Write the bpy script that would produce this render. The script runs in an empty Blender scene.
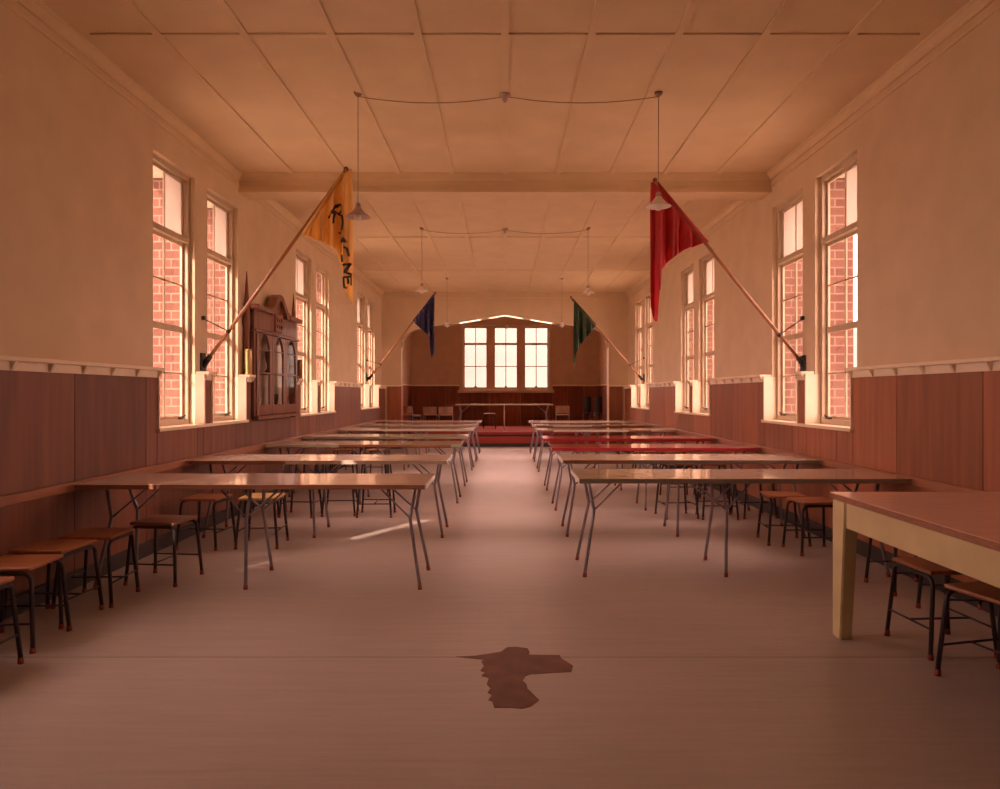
import bpy, bmesh, math, random
from mathutils import Vector, Matrix
random.seed(7)
scene = bpy.context.scene
COL = scene.collection
F, CX, CY, CH = 720.0, 505.0, 394.5, 1.35      # focal length in pixels, principal point, camera height

def at(px, py, Y):
    """world point seen at pixel (px,py) at depth Y"""
    return Vector(((px - CX) * Y / F, Y, CH - (py - CY) * Y / F))

# ------------------------------------------------------------------ materials
def nodes_of(name):
    m = bpy.data.materials.new(name); m.use_nodes = True
    nt = m.node_tree
    return m, nt, nt.nodes, nt.links, nt.nodes['Principled BSDF']

def mat(name, c, rough=0.6, var=0.08, scale=6.0, metal=0.0, bump=0.0, spec=0.5, stretch=(1, 1, 1), coat=0.0, island=0.0):
    m, nt, N, L, P = nodes_of(name)
    tc = N.new('ShaderNodeTexCoord'); mp = N.new('ShaderNodeMapping'); mp.inputs['Scale'].default_value = stretch
    nz = N.new('ShaderNodeTexNoise'); nz.inputs['Scale'].default_value = scale; nz.inputs['Detail'].default_value = 6
    L.new(tc.outputs['Object'], mp.inputs['Vector']); L.new(mp.outputs['Vector'], nz.inputs['Vector'])
    cr = N.new('ShaderNodeValToRGB')
    cr.color_ramp.elements[0].position = 0.3; cr.color_ramp.elements[1].position = 0.7
    cr.color_ramp.elements[0].color = (*[max(0, x * (1 - var)) for x in c], 1)
    cr.color_ramp.elements[1].color = (*[min(1, x * (1 + var)) for x in c], 1)
    L.new(nz.outputs['Fac'], cr.inputs['Fac'])
    out = cr.outputs['Color']
    if island:
        ge = N.new('ShaderNodeNewGeometry'); mr = N.new('ShaderNodeMapRange')
        mr.inputs['To Min'].default_value = 1 - island; mr.inputs['To Max'].default_value = 1 + island
        L.new(ge.outputs['Random Per Island'], mr.inputs['Value'])
        hs = N.new('ShaderNodeHueSaturation'); L.new(out, hs.inputs['Color']); L.new(mr.outputs['Result'], hs.inputs['Value'])
        out = hs.outputs['Color']
    L.new(out, P.inputs['Base Color'])
    P.inputs['Roughness'].default_value = rough; P.inputs['Metallic'].default_value = metal
    P.inputs['Specular IOR Level'].default_value = spec
    P.inputs['Coat Weight'].default_value = coat
    if bump:
        b = N.new('ShaderNodeBump'); b.inputs['Strength'].default_value = bump; b.inputs['Distance'].default_value = 0.01
        L.new(nz.outputs['Fac'], b.inputs['Height']); L.new(b.outputs['Normal'], P.inputs['Normal'])
    return m

M = {}
M['plaster'] = mat('cream_plaster', (.70, .575, .40), .7, .05, 3, bump=.03)
M['ceil'] = mat('cream_ceiling_board', (.75, .615, .405), .75, .05, 2.5, bump=.02)
M['cream'] = mat('cream_gloss_paint', (.88, .78, .60), .35, .04, 8)
M['gloss'] = mat('cream_enamel_paint', (.80, .70, .52), .16, .03, 8, coat=.4)
M['frame'] = mat('cream_window_paint', (.58, .48, .34), .45, .06, 10)
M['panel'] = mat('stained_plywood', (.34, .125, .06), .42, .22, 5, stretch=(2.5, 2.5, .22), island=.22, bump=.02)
M['panel_left'] = mat('stained_plywood_dimmed', (.205, .082, .048), .42, .22, 5, stretch=(2.5, 2.5, .22), island=.22, bump=.02)  # left panelling darker than right: dimness of the near-left corner painted into the colour
M['wood_dark'] = mat('dark_stained_wood', (.20, .075, .04), .4, .25, 6, stretch=(2, 2, .3))
M['rail_wood'] = mat('rail_wood', (.36, .16, .085), .4, .2, 6, stretch=(3, .3, 3))
M['base'] = mat('black_skirting', (.05, .04, .04), .5, .1)
M['cabinet'] = mat('red_brown_cabinet_wood', (.22, .085, .048), .35, .25, 7, stretch=(2, 2, .3), coat=.2)
M['pole'] = mat('varnished_pole', (.40, .19, .09), .3, .15, 8)
M['black'] = mat('black_iron', (.03, .03, .03), .5, .1)
M['tube'] = mat('grey_steel_tube', (.34, .32, .38), .35, .1, 10, metal=.5)
M['tube_dark'] = mat('dark_steel_tube', (.07, .06, .07), .4, .1, 10, metal=.5)
M['rubber'] = mat('red_rubber', (.34, .07, .045), .6, .1)
M['seat'] = mat('stool_plywood', (.36, .145, .06), .4, .2, 6, stretch=(4, .5, 1), coat=.1)
M['seat_pale'] = mat('pale_yellow_plywood', (.78, .56, .22), .4, .12, 6, stretch=(4, .5, 1))
M['brass'] = mat('aged_brass', (.62, .44, .18), .35, .2, 6, metal=.8)
M['brass_dark'] = mat('tarnished_brass', (.20, .11, .06), .4, .2, 6, metal=.7)
M['white'] = mat('white_enamel', (.85, .80, .74), .35, .04)
M['shade_tan'] = mat('tan_shaded_enamel', (.50, .38, .32), .45, .08)  # tan fittings; on the left lampshade the tan paints in its shadowed underside
M['cord'] = mat('brown_cord', (.32, .20, .13), .7, .1)
M['ply'] = mat('table_ply_edge', (.36, .17, .10), .5, .2, 12, stretch=(.5, 3, 12))
M['underframe'] = mat('dark_under_frame', (.12, .07, .05), .6, .1)
M['desk_cream'] = mat('chipped_cream_paint', (.72, .64, .36), .45, .08, 5)
M['desk_top'] = mat('pinkish_brown_laminate', (.90, .63, .53), .3, .08, 9, stretch=(.6, 2, 1), coat=.8)
M['carpet'] = mat('red_carpet', (.42, .07, .06), .95, .2, 60, bump=.2)
M['alcove'] = mat('alcove_paint_backlit', (.60, .46, .31), .7, .08, 4)  # cream walls seen against the light, their dimness put into the colour
M['alcove_panel'] = mat('alcove_plywood', (.25, .095, .05), .65, .22, 5, stretch=(2.5, 2.5, .22), island=.15, spec=.25)
M['stone'] = mat('pale_lintel_stone', (.66, .60, .52), .8, .1, 10)
M['stain'] = mat('red_brown_backing', (.17, .075, .055), .55, .3, 9)
M['hill'] = mat('dry_grass_hill', (.072, .094, .092), .9, .15, .08)
M['tree'] = mat('hazy_foliage', (.06, .08, .07), .9, .2, .5)
M['ground'] = mat('dry_ground', (.45, .42, .34), .9, .15, .4)
M['chair_black'] = mat('black_vinyl', (.035, .035, .04), .5, .1)
M['chair_tan'] = mat('tan_plywood', (.42, .26, .18), .45, .15, 8)
M['door_inner'] = mat('cabinet_lining_reflection_tone', (.60, .54, .46), .6, .15, 4)  # pale tone paints in the window reflections on the cabinet doors

def laminate(name, c, var=.06, rough=.13):
    return mat(name, c, rough, var, 14, stretch=(.5, 2, 1), coat=.35)
LAM = dict(pink=laminate('pinkish_white_laminate', (.74, .62, .53)),
           cream=laminate('cream_laminate', (.80, .73, .60)),
           green=laminate('greenish_white_laminate', (.58, .60, .46)),
           greygreen=laminate('speckled_grey_green_laminate', (.54, .54, .42), .16),
           white=laminate('white_laminate', (.72, .68, .60)),
           red=laminate('red_laminate', (.55, .075, .085), .08),
           edgewhite=laminate('pale_edge_strip', (.68, .62, .52)),
           edgegrey=laminate('grey_edge_strip', (.30, .27, .22)),
           edgered=laminate('red_edge_strip', (.50, .05, .06)))

def floor_material():
    m, nt, N, L, P = nodes_of('grey_vinyl_sheet')
    tc = N.new('ShaderNodeTexCoord')
    mp = N.new('ShaderNodeMapping'); mp.inputs['Scale'].default_value = (.35, 6, 1); L.new(tc.outputs['Object'], mp.inputs['Vector'])
    n1 = N.new('ShaderNodeTexNoise'); n1.inputs['Scale'].default_value = 5; n1.inputs['Detail'].default_value = 8; n1.inputs['Roughness'].default_value = .7
    L.new(mp.outputs['Vector'], n1.inputs['Vector'])
    n2 = N.new('ShaderNodeTexNoise'); n2.inputs['Scale'].default_value = .9; n2.inputs['Detail'].default_value = 5
    L.new(tc.outputs['Object'], n2.inputs['Vector'])
    n3 = N.new('ShaderNodeTexNoise'); n3.inputs['Scale'].default_value = 70; n3.inputs['Detail'].default_value = 3
    L.new(tc.outputs['Object'], n3.inputs['Vector'])
    cr = N.new('ShaderNodeValToRGB'); cr.color_ramp.elements[0].position = .3; cr.color_ramp.elements[1].position = .72
    cr.color_ramp.elements[0].color = (.42, .395, .385, 1); cr.color_ramp.elements[1].color = (.60, .565, .55, 1)
    a = N.new('ShaderNodeMath'); a.operation = 'MULTIPLY_ADD'; a.inputs[1].default_value = .55
    L.new(n1.outputs['Fac'], a.inputs[0])
    b = N.new('ShaderNodeMath'); b.operation = 'MULTIPLY_ADD'; b.inputs[1].default_value = .35
    L.new(n2.outputs['Fac'], b.inputs[0])
    c = N.new('ShaderNodeMath'); c.operation = 'MULTIPLY'; c.inputs[1].default_value = .10; L.new(n3.outputs['Fac'], c.inputs[0])
    L.new(c.outputs[0], b.inputs[2]); L.new(b.outputs[0], a.inputs[2]); L.new(a.outputs[0], cr.inputs['Fac'])
    L.new(cr.outputs['Color'], P.inputs['Base Color'])
    rr = N.new('ShaderNodeMapRange'); rr.inputs['To Min'].default_value = .38; rr.inputs['To Max'].default_value = .55
    L.new(n2.outputs['Fac'], rr.inputs['Value']); L.new(rr.outputs['Result'], P.inputs['Roughness'])
    bu = N.new('ShaderNodeBump'); bu.inputs['Strength'].default_value = .05; bu.inputs['Distance'].default_value = .01
    L.new(a.outputs[0], bu.inputs['Height']); L.new(bu.outputs['Normal'], P.inputs['Normal'])
    return m
M['floor'] = floor_material()

def brick_material():
    m, nt, N, L, P = nodes_of('red_brick')
    tc = N.new('ShaderNodeTexCoord'); sp = N.new('ShaderNodeSeparateXYZ'); L.new(tc.outputs['Object'], sp.inputs[0])
    ad = N.new('ShaderNodeMath'); ad.operation = 'ADD'; L.new(sp.outputs['X'], ad.inputs[0]); L.new(sp.outputs['Y'], ad.inputs[1])
    cb = N.new('ShaderNodeCombineXYZ'); L.new(ad.outputs[0], cb.inputs['X']); L.new(sp.outputs['Z'], cb.inputs['Y'])
    br = N.new('ShaderNodeTexBrick'); L.new(cb.outputs[0], br.inputs['Vector'])
    br.inputs['Color1'].default_value = (.125, .055, .040, 1); br.inputs['Color2'].default_value = (.165, .080, .058, 1)
    br.inputs['Mortar'].default_value = (.235, .185, .15, 1)
    br.inputs['Scale'].default_value = 1; br.inputs['Brick Width'].default_value = .235; br.inputs['Row Height'].default_value = .086
    br.inputs['Mortar Size'].default_value = .008; br.inputs['Mortar Smooth'].default_value = .2
    L.new(br.outputs['Color'], P.inputs['Base Color']); P.inputs['Roughness'].default_value = .9
    bu = N.new('ShaderNodeBump'); bu.inputs['Strength'].default_value = .3; bu.inputs['Distance'].default_value = .01; bu.invert = True
    L.new(br.outputs['Fac'], bu.inputs['Height']); L.new(bu.outputs['Normal'], P.inputs['Normal'])
    return m
M['brick'] = brick_material()

def glass_material():
    m = bpy.data.materials.new('window_glass'); m.use_nodes = True
    nt = m.node_tree; N = nt.nodes; L = nt.links; N.remove(N['Principled BSDF'])
    o = N['Material Output']; t = N.new('ShaderNodeBsdfTransparent'); t.inputs['Color'].default_value = (.97, .97, .97, 1)
    g = N.new('ShaderNodeBsdfGlossy'); g.inputs['Roughness'].default_value = .03
    fr = N.new('ShaderNodeFresnel'); fr.inputs['IOR'].default_value = 1.45
    ge = N.new('ShaderNodeNewGeometry'); iv = N.new('ShaderNodeMath'); iv.operation = 'SUBTRACT'; iv.inputs[0].default_value = 1; L.new(ge.outputs['Backfacing'], iv.inputs[1])
    fm = N.new('ShaderNodeMath'); fm.operation = 'MULTIPLY'; L.new(fr.outputs[0], fm.inputs[0]); L.new(iv.outputs[0], fm.inputs[1])   # one reflection per pane, from its outer face
    mx = N.new('ShaderNodeMixShader'); L.new(fm.outputs[0], mx.inputs[0]); L.new(t.outputs[0], mx.inputs[1]); L.new(g.outputs[0], mx.inputs[2])
    L.new(mx.outputs[0], o.inputs['Surface'])
    return m
M['glass'] = glass_material()

def frosted_material():
    m = bpy.data.materials.new('frosted_glass'); m.use_nodes = True
    nt = m.node_tree; N = nt.nodes; L = nt.links; N.remove(N['Principled BSDF'])
    o = N['Material Output']; t = N.new('ShaderNodeBsdfTranslucent'); t.inputs['Color'].default_value = (.50, .47, .43, 1)
    d = N.new('ShaderNodeBsdfDiffuse'); d.inputs['Color'].default_value = (.55, .53, .48, 1)
    tr = N.new('ShaderNodeBsdfTransparent'); tr.inputs['Color'].default_value = (.9, .9, .9, 1)
    m1 = N.new('ShaderNodeMixShader'); m1.inputs[0].default_value = .2; L.new(t.outputs[0], m1.inputs[1]); L.new(d.outputs[0], m1.inputs[2])
    m2 = N.new('ShaderNodeMixShader'); m2.inputs[0].default_value = .05; L.new(m1.outputs[0], m2.inputs[1]); L.new(tr.outputs[0], m2.inputs[2])
    L.new(m2.outputs[0], o.inputs['Surface'])
    return m
M['frosted'] = frosted_material()

def cloth_material(name, c, back=.35, spots=None):
    m, nt, N, L, P = nodes_of(name)
    tc = N.new('ShaderNodeTexCoord')
    nz = N.new('ShaderNodeTexNoise'); nz.inputs['Scale'].default_value = 7; L.new(tc.outputs['Object'], nz.inputs['Vector'])
    cr = N.new('ShaderNodeValToRGB'); cr.color_ramp.elements[0].color = (*[x * .85 for x in c], 1); cr.color_ramp.elements[1].color = (*[min(1, x * 1.12) for x in c], 1)
    L.new(nz.outputs['Fac'], cr.inputs['Fac']); out = cr.outputs['Color']
    if spots:
        mp = N.new('ShaderNodeMapping'); mp.inputs['Scale'].default_value = spots[2]; L.new(tc.outputs['Object'], mp.inputs['Vector'])
        n2 = N.new('ShaderNodeTexNoise'); n2.inputs['Scale'].default_value = 5; n2.inputs['Detail'].default_value = 2; L.new(mp.outputs['Vector'], n2.inputs['Vector'])
        c2 = N.new('ShaderNodeValToRGB'); c2.color_ramp.elements[0].position = spots[1]; c2.color_ramp.elements[1].position = spots[1] + .06
        L.new(n2.outputs['Fac'], c2.inputs['Fac'])
        mx = N.new('ShaderNodeMix'); mx.data_type = 'RGBA'; L.new(c2.outputs['Color'], mx.inputs[0]); L.new(out, mx.inputs[6]); mx.inputs[7].default_value = (*spots[0], 1)
        out = mx.outputs[2]
    L.new(out, P.inputs['Base Color']); P.inputs['Roughness'].default_value = .85
    tl = N.new('ShaderNodeBsdfTranslucent'); L.new(out, tl.inputs['Color'])
    ms = N.new('ShaderNodeMixShader'); ms.inputs[0].default_value = back
    L.new(P.outputs[0], ms.inputs[1]); L.new(tl.outputs[0], ms.inputs[2]); L.new(ms.outputs[0], N['Material Output'].inputs['Surface'])
    return m

# ------------------------------------------------------------------ mesh builder
class MB:
    def __init__(s): s.bm = bmesh.new()
    def quadbox(s, c):
        v = [s.bm.verts.new(p) for p in c]
        for f in ((0, 3, 2, 1), (4, 5, 6, 7), (0, 1, 5, 4), (1, 2, 6, 5), (2, 3, 7, 6), (3, 0, 4, 7)):
            s.bm.faces.new([v[i] for i in f])
        return v
    def box(s, x0, x1, y0, y1, z0, z1):
        x0, x1 = min(x0, x1), max(x0, x1); y0, y1 = min(y0, y1), max(y0, y1); z0, z1 = min(z0, z1), max(z0, z1)
        s.quadbox([(x0, y0, z0), (x1, y0, z0), (x1, y1, z0), (x0, y1, z0), (x0, y0, z1), (x1, y0, z1), (x1, y1, z1), (x0, y1, z1)])
        return s
    def bbox(s, x0, x1, y0, y1, z0, z1, bev=.004, seg=2):
        """box with bevelled edges"""
        t = bmesh.new(); k = MB(); k.bm = t; k.box(x0, x1, y0, y1, z0, z1)
        bmesh.ops.bevel(t, geom=list(t.edges), offset=bev, segments=seg, affect='EDGES', profile=.5)
        s.merge(t); return s
    def merge(s, t):
        me = bpy.data.meshes.new('tmp'); t.to_mesh(me); t.free(); s.bm.from_mesh(me); bpy.data.meshes.remove(me)
    def tube(s, pts, r, seg=10):
        pts = [Vector(p) for p in pts]; n = len(pts); rings = []
        rs = r if isinstance(r, (list, tuple)) else [r] * n
        up = None
        for i, p in enumerate(pts):
            d = (pts[min(i + 1, n - 1)] - pts[max(i - 1, 0)]).normalized()
            if up is None:
                a = Vector((0, 0, 1)) if abs(d.z) < .9 else Vector((1, 0, 0))
                up = d.cross(a).normalized()
            u = (up - d * up.dot(d)).normalized(); up = u; w = d.cross(u)
            rings.append([s.bm.verts.new(p + (u * math.cos(2 * math.pi * k / seg) + w * math.sin(2 * math.pi * k / seg)) * rs[i]) for k in range(seg)])
        for i in range(n - 1):
            for k in range(seg):
                f = s.bm.faces.new([rings[i][k], rings[i][(k + 1) % seg], rings[i + 1][(k + 1) % seg], rings[i + 1][k]]); f.smooth = True
        s.bm.faces.new(rings[0][::-1]); s.bm.faces.new(rings[-1]); return s
    def lathe(s, prof, cx, cy, seg=20):
        rings = []
        for r, z in prof:
            rings.append([s.bm.verts.new((cx + r * math.cos(2 * math.pi * k / seg), cy + r * math.sin(2 * math.pi * k / seg), z)) for k in range(seg)])
        for i in range(len(prof) - 1):
            for k in range(seg):
                f = s.bm.faces.new([rings[i][k], rings[i][(k + 1) % seg], rings[i + 1][(k + 1) % seg], rings[i + 1][k]]); f.smooth = True
        s.bm.faces.new(rings[0][::-1]); s.bm.faces.new(rings[-1]); return s
    def prism(s, poly, fn, d0, d1):
        """extrude a 2-D polygon; fn(a,b,d) gives the 3-D point"""
        A = [s.bm.verts.new(fn(a, b, d0)) for a, b in poly]; B = [s.bm.verts.new(fn(a, b, d1)) for a, b in poly]
        n = len(poly)
        s.bm.faces.new(A[::-1]); s.bm.faces.new(B)
        for i in range(n): s.bm.faces.new([A[i], A[(i + 1) % n], B[(i + 1) % n], B[i]])
        return s
    def archfill(s, arch, top, fn, d0, d1):
        """solid between an arch curve [(a,b)...] and a level b=top"""
        for (a0, b0), (a1, b1) in zip(arch[:-1], arch[1:]):
            if abs(a1 - a0) < 1e-6: continue
            s.prism([(a0, b0), (a1, b1), (a1, top), (a0, top)], fn, d0, d1)
        return s
    def build(s, name, m, parent=None, smooth=False, local=False):
        bmesh.ops.recalc_face_normals(s.bm, faces=list(s.bm.faces))
        me = bpy.data.meshes.new(name)
        vs = [v.co for v in s.bm.verts]
        if parent is None:
            lo = Vector([min(v[i] for v in vs) for i in range(3)]); hi = Vector([max(v[i] for v in vs) for i in range(3)])
            org = Vector(((lo.x + hi.x) / 2, (lo.y + hi.y) / 2, lo.z))
        elif local: org = Vector((0, 0, 0))
        else:
            org = Vector((0, 0, 0)); p = parent
            while p: org += p.location; p = p.parent
        for v in s.bm.verts: v.co -= org
        s.bm.to_mesh(me); s.bm.free()
        if smooth:
            for f in me.polygons: f.use_smooth = True
        me.materials.append(m)
        o = bpy.data.objects.new(name, me); COL.objects.link(o)
        if parent is None: o.location = org
        else: o.parent = parent
        return o

def struct(mb, name, m, **k):
    o = mb.build(name, m, **k); o['kind'] = 'structure'; return o
def tag(o, label, cat, group=None):
    o['label'] = label; o['category'] = cat
    if group: o['group'] = group
    return o
def empty(name, loc, label, cat, group=None):
    o = bpy.data.objects.new(name, None); COL.objects.link(o); o.location = loc; o.empty_display_size = .1
    return tag(o, label, cat, group)
def copy_tree(o, parent=None):
    c = o.copy(); COL.objects.link(c)
    if parent: c.parent = parent
    for ch in list(o.children): copy_tree(ch, c)
    return c
def arc(c, r, a0, a1, n, u, w):
    """points on an arc in the plane spanned by u,w"""
    c, u, w = Vector(c), Vector(u), Vector(w)
    return [c + u * (r * math.cos(a0 + (a1 - a0) * i / n)) + w * (r * math.sin(a0 + (a1 - a0) * i / n)) for i in range(n + 1)]

# ------------------------------------------------------------------ room dimensions
WX, H, DX = 3.08, 3.91, 3.0           # wall plane, ceiling, front plane of the panelling
Y0, YR, YRB, YA = -3.4, 18.0, 18.3, 23.0
ZS, ZT, ZR = 1.06, 3.50, 1.58         # sill, window head, top of the plate rail
SIDE_GROUPS = {-1: [2.95, 7.3, 11.6, 16.0], 1: [7.3, 11.6, 16.0]}    # unseen left pair beside the camera, added to light floor and desk
SIDE_OPEN = {s: [(c + a, c + b) for c in SIDE_GROUPS[s] for a, b in ((-1.0, -.15), (.15, 1.0))] for s in (-1, 1)}
CAB0, CAB1 = 8.50, 10.30
BRK = {-1: .48, 1: .38}                 # outer face of the brickwork

struct(MB().box(-WX, WX, Y0, YR + .66, -.06, 0), 'floor', M['floor'])
struct(MB().box(-WX - .5, WX + .5, Y0 - .1, YA + .4, H, H + .1), 'ceiling', M['ceil'])
# floor sheet seams
sm = MB()
for y in (1.88, 3.70): sm.box(-DX + .03, DX - .03, y, y + .003, 0, .0006)
struct(sm, 'trim_1', M['base'])
# ceiling battens
bt = MB()
for k in range(-4, 5):
    x = k * .616
    bt.box(x - .028, x + .028, Y0, 8.32, H - .014, H); bt.box(x - .028, x + .028, 8.62, YR, H - .014, H)
for y in (-1.28, 1.92, 5.12, 11.7, 14.8): bt.box(-2.94, 2.94, y - .02, y + .02, H - .012, H)
struct(bt, 'trim_2', M['ceil'])
bm_ = MB().box(-WX, WX, 8.34, 8.62, 3.70, H)
bm_.box(-WX, WX, 8.31, 8.36, 3.83, H); bm_.box(-WX, WX, 8.31, 8.65, 3.685, 3.72); bm_.box(-WX, WX, 8.30, 8.36, 3.885, H)
struct(bm_, 'ceiling_beam', M['ceil'])
struct(MB().box(-WX - .4, WX + .4, Y0 - .15, Y0, 0, H), 'wall_front', M['wood_dark'])  # unseen wall behind the camera, coloured dark to cut light bounced forward

PANEL_OFF = {-1: .02, 1: .52}
win_no = 0
for s, side in ((-1, 'left'), (1, 'right')):
    GROUPS, OPEN = SIDE_GROUPS[s], SIDE_OPEN[s]
    # plaster leaf, brick leaf and lintels
    def leaf(mb, xa, xb, zb=0.0, mar=0.0):
        y = Y0
        for a, b in OPEN:
            mb.box(s * xa, s * xb, y, a - mar, zb, H); y = b + mar
        mb.box(s * xa, s * xb, y, YRB, zb, H)
        for a, b in OPEN:
            mb.box(s * xa, s * xb, a - mar, b + mar, zb, ZS - .03); mb.box(s * xa, s * xb, a - mar, b + mar, ZT, H)
        return mb
    struct(leaf(MB(), WX, WX + .12), 'wall_' + side, M['plaster'])
    br = MB(); y = Y0
    outer = lambda yy: WX + (BRK[s] if yy > 4.6 or s > 0 else .33)      # masonry beside the camera thinned to let a sun streak in
    for a, b in OPEN:
        for p, q in ([(y, 4.6), (4.6, a)] if y < 4.6 < a else [(y, a)]):
            br.box(s * (WX + .12), s * outer((p + q) / 2), p, q, -.4, H + .3)
        y = b
    br.box(s * (WX + .12), s * (WX + BRK[s]), y, YRB, -.4, H + .3)
    for a, b in OPEN:
        br.box(s * (WX + .12), s * outer(a), a, b, -.4, ZS - .03); br.box(s * (WX + .12), s * outer(a), a, b, ZT + .12, H + .3)
    struct(br, 'wall_%s_brickwork' % side, M['brick'])
    lt = MB()
    for a, b in OPEN:
        lt.box(s * (WX + .121), s * (outer(a) + .005), a, b, ZT, ZT + .12)
        lt.box(s * (WX + .121), s * (outer(a) + .04), a, b, ZS - .03, ZS + .03)
    struct(lt, 'trim_%d' % (3 if s < 0 else 4), M['stone'])

    # ---- panelling
    dado = MB(); back = MB(); rail = MB(); chair = MB(); basb = MB()
    def panels(y0, y1, z0, z1):
        back.box(s * (DX + .02), s * (WX - .001), y0, y1, z0, z1)
        cuts = [y0] + [k + PANEL_OFF[s] for k in range(-4, 20) if y0 + .06 < k + PANEL_OFF[s] < y1 - .06] + [y1]
        for a, b in zip(cuts[:-1], cuts[1:]):
            dado.bbox(s * DX, s * (DX + .019), a + .003, b - .003, z0, z1, .002, 1)
    def plate_rail(y0, y1, br0=True):
        rail.box(s * (DX - .016), s * (DX + .02), y0, y1, 1.495, 1.552)
        rail.bbox(s * (DX - .06), s * (WX - .001), y0 - .01, y1 + .01, 1.552, ZR, .006, 2)
        n = max(1, round((y1 - y0) / .36))
        for i in range(n + 1):
            yy = y0 + .012 + (y1 - y0 - .024) * i / n
            rail.prism([(DX - .016, 1.497), (DX - .028, 1.505), (DX - .052, 1.552), (DX - .016, 1.552)],
                       lambda a, b, d: (s * a, d, b), yy - .012, yy + .012)
    lower_z = (.12, .68)
    panels(Y0, YR, *lower_z)
    chair.bbox(s * (DX - .02), s * (DX + .02), Y0, YR, .68, .745, .006, 2)
    basb.bbox(s * (DX - .018), s * (WX - .001), Y0, YR, 0, .12, .006, 2)
    solid, y = [], Y0
    for c in GROUPS:
        solid.append((y, c - 1.09)); solid.append((c - .13, c + .05)); y = c + 1.02
    solid.append((y, YR))
    for a, b in solid:
        if s < 0 and a < CAB0 < b:
            panels(a, CAB0, .745, 1.495); plate_rail(a, CAB0 - .005)
            panels(CAB0, CAB1, .745, 1.03)
            panels(CAB1, b, .745, 1.495); plate_rail(CAB1 + .005, b)
        else:
            panels(a, b, .745, 1.495); plate_rail(a, b)
    for c in GROUPS:
        panels(c - 1.09, c - .13, .745, 1.027); panels(c + .05, c + 1.02, .745, 1.027)
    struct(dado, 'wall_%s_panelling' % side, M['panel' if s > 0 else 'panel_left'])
    struct(back, 'wall_%s_panelling_backing' % side, M['base'])
    struct(rail, 'trim_%d' % (5 if s < 0 else 6), M['cream'])
    struct(chair, 'trim_%d' % (7 if s < 0 else 8), M['rail_wood'])
    struct(basb, 'baseboard_' + side, M['base'])
    # ---- cream returns and sills round each pair of windows
    sur = MB()
    for c in GROUPS:
        for a, b in ((-1.09, -1.07), (.05, .07)):
            sur.box(s * (DX - .016), s * (WX - .0005), c + a, c + b, ZS, 1.552)
        for a, b in ((-.154, -.13), (.996, 1.02)):
            sur.box(s * (DX - .016), s * (WX + .05), c + a, c + b, ZS, 1.552)
        sur.bbox(s * (WX - .0004), s * (WX + .06), c - 1.0, c + 1.0, 1.03, ZS, .005, 2)
        sur.bbox(s * (DX - .035), s * (WX - .0005), c - 1.11, c + 1.04, 1.028, ZS, .005, 2)
    struct(sur, 'trim_%d' % (9 if s < 0 else 10), M['cream'])
    # ---- cornice
    co = MB()
    prof = [(WX, H), (WX - .06, H), (WX - .06, H - .018), (WX - .045, H - .028), (WX - .022, H - .06), (WX - .018, H - .085), (WX, H - .085)]
    for a, b in ((Y0, 8.31), (8.63, YR)):
        co.prism(prof, lambda p, q, d: (s * p, d, q), a, b)
    co.box(s * (WX - .012), s * WX, Y0, 8.31, H - .16, H - .14); co.box(s * (WX - .012), s * WX, 8.63, YR, H - .16, H - .14)
    struct(co, 'trim_%d' % (11 if s < 0 else 12), M['ceil'])

    # ---- the windows
    for gi, c in enumerate(GROUPS):
        for wi, (a, b) in enumerate(((c - 1.0, c - .15), (c + .15, c + 1.0))):
            win_no += 1
            xi, xo = WX + .052, WX + .118
            fr = MB()
            for y0, y1, z0, z1 in ((a, a + .045, ZS, ZT), (b - .045, b, ZS, ZT), (a + .045, b - .045, ZS, ZS + .05), (a + .045, b - .045, ZT - .045, ZT)):
                fr.box(s * xi, s * xo, y0, y1, z0, z1)
            fr.box(s * (xi - .012), s * xo, a + .045, b - .045, 2.835, 2.885)
            w = struct(fr, 'window_%d' % win_no, M['frame'])
            mid = (a + b) / 2
            def sash(z0, z1, bars):
                k = MB(); e = .03; xg = WX + .106
                k.box(s * (xg - .011), s * (xg + .009), a + .045, a + .045 + e, z0, z1); k.box(s * (xg - .011), s * (xg + .009), b - .045 - e, b - .045, z0, z1)
                k.box(s * (xg - .011), s * (xg + .009), a + .045 + e, b - .045 - e, z0, z0 + e); k.box(s * (xg - .011), s * (xg + .009), a + .045 + e, b - .045 - e, z1 - e, z1)
                k.box(s * (xg - .008), s * (xg + .008), mid - .009, mid + .009, z0 + e, z1 - e)
                for zb in bars: k.box(s * (xg - .008), s * (xg + .008), a + .045 + e, b - .045 - e, zb - .008, zb + .008)
                return k.build('sash', M['frame'], w)
            top_s = sash(2.885, ZT - .045, [])
            mid_s = sash(1.985, 2.835, [2.42])
            low_s = sash(ZS + .05, 1.985, [1.556])
            xg = WX + .106
            def glass(parent, z0, z1, ya, yb, frosted=False):
                MB().box(s * (xg - .002), s * (xg + .002), ya, yb, z0, z1).build('frosted_pane' if frosted else 'pane', M['frosted' if frosted else 'glass'], parent)
            ya, yb = a + .075, b - .075
            obscured = s < 0 and gi == 0 and wi == 0         # one unseen added window, frosted to weaken its light
            glass(mid_s, 2.015, 2.805, ya, yb, obscured); glass(low_s, ZS + .08, 1.955, ya, yb, obscured)
            # which panes of the top sash are frosted: near pane, far pane
            if s < 0: near, far = {0: (1, 1), 1: (0, 1), 2: (1, 1) if wi == 0 else (0, 0), 3: (1, 1)}[gi]
            else: near, far = {0: (1, 0) if wi == 0 else (1, 1), 1: (1, 1), 2: (0, 0)}[gi]
            glass(top_s, 2.915, ZT - .075, ya, mid - .01, near); glass(top_s, 2.915, ZT - .075, mid + .01, yb, far)
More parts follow.
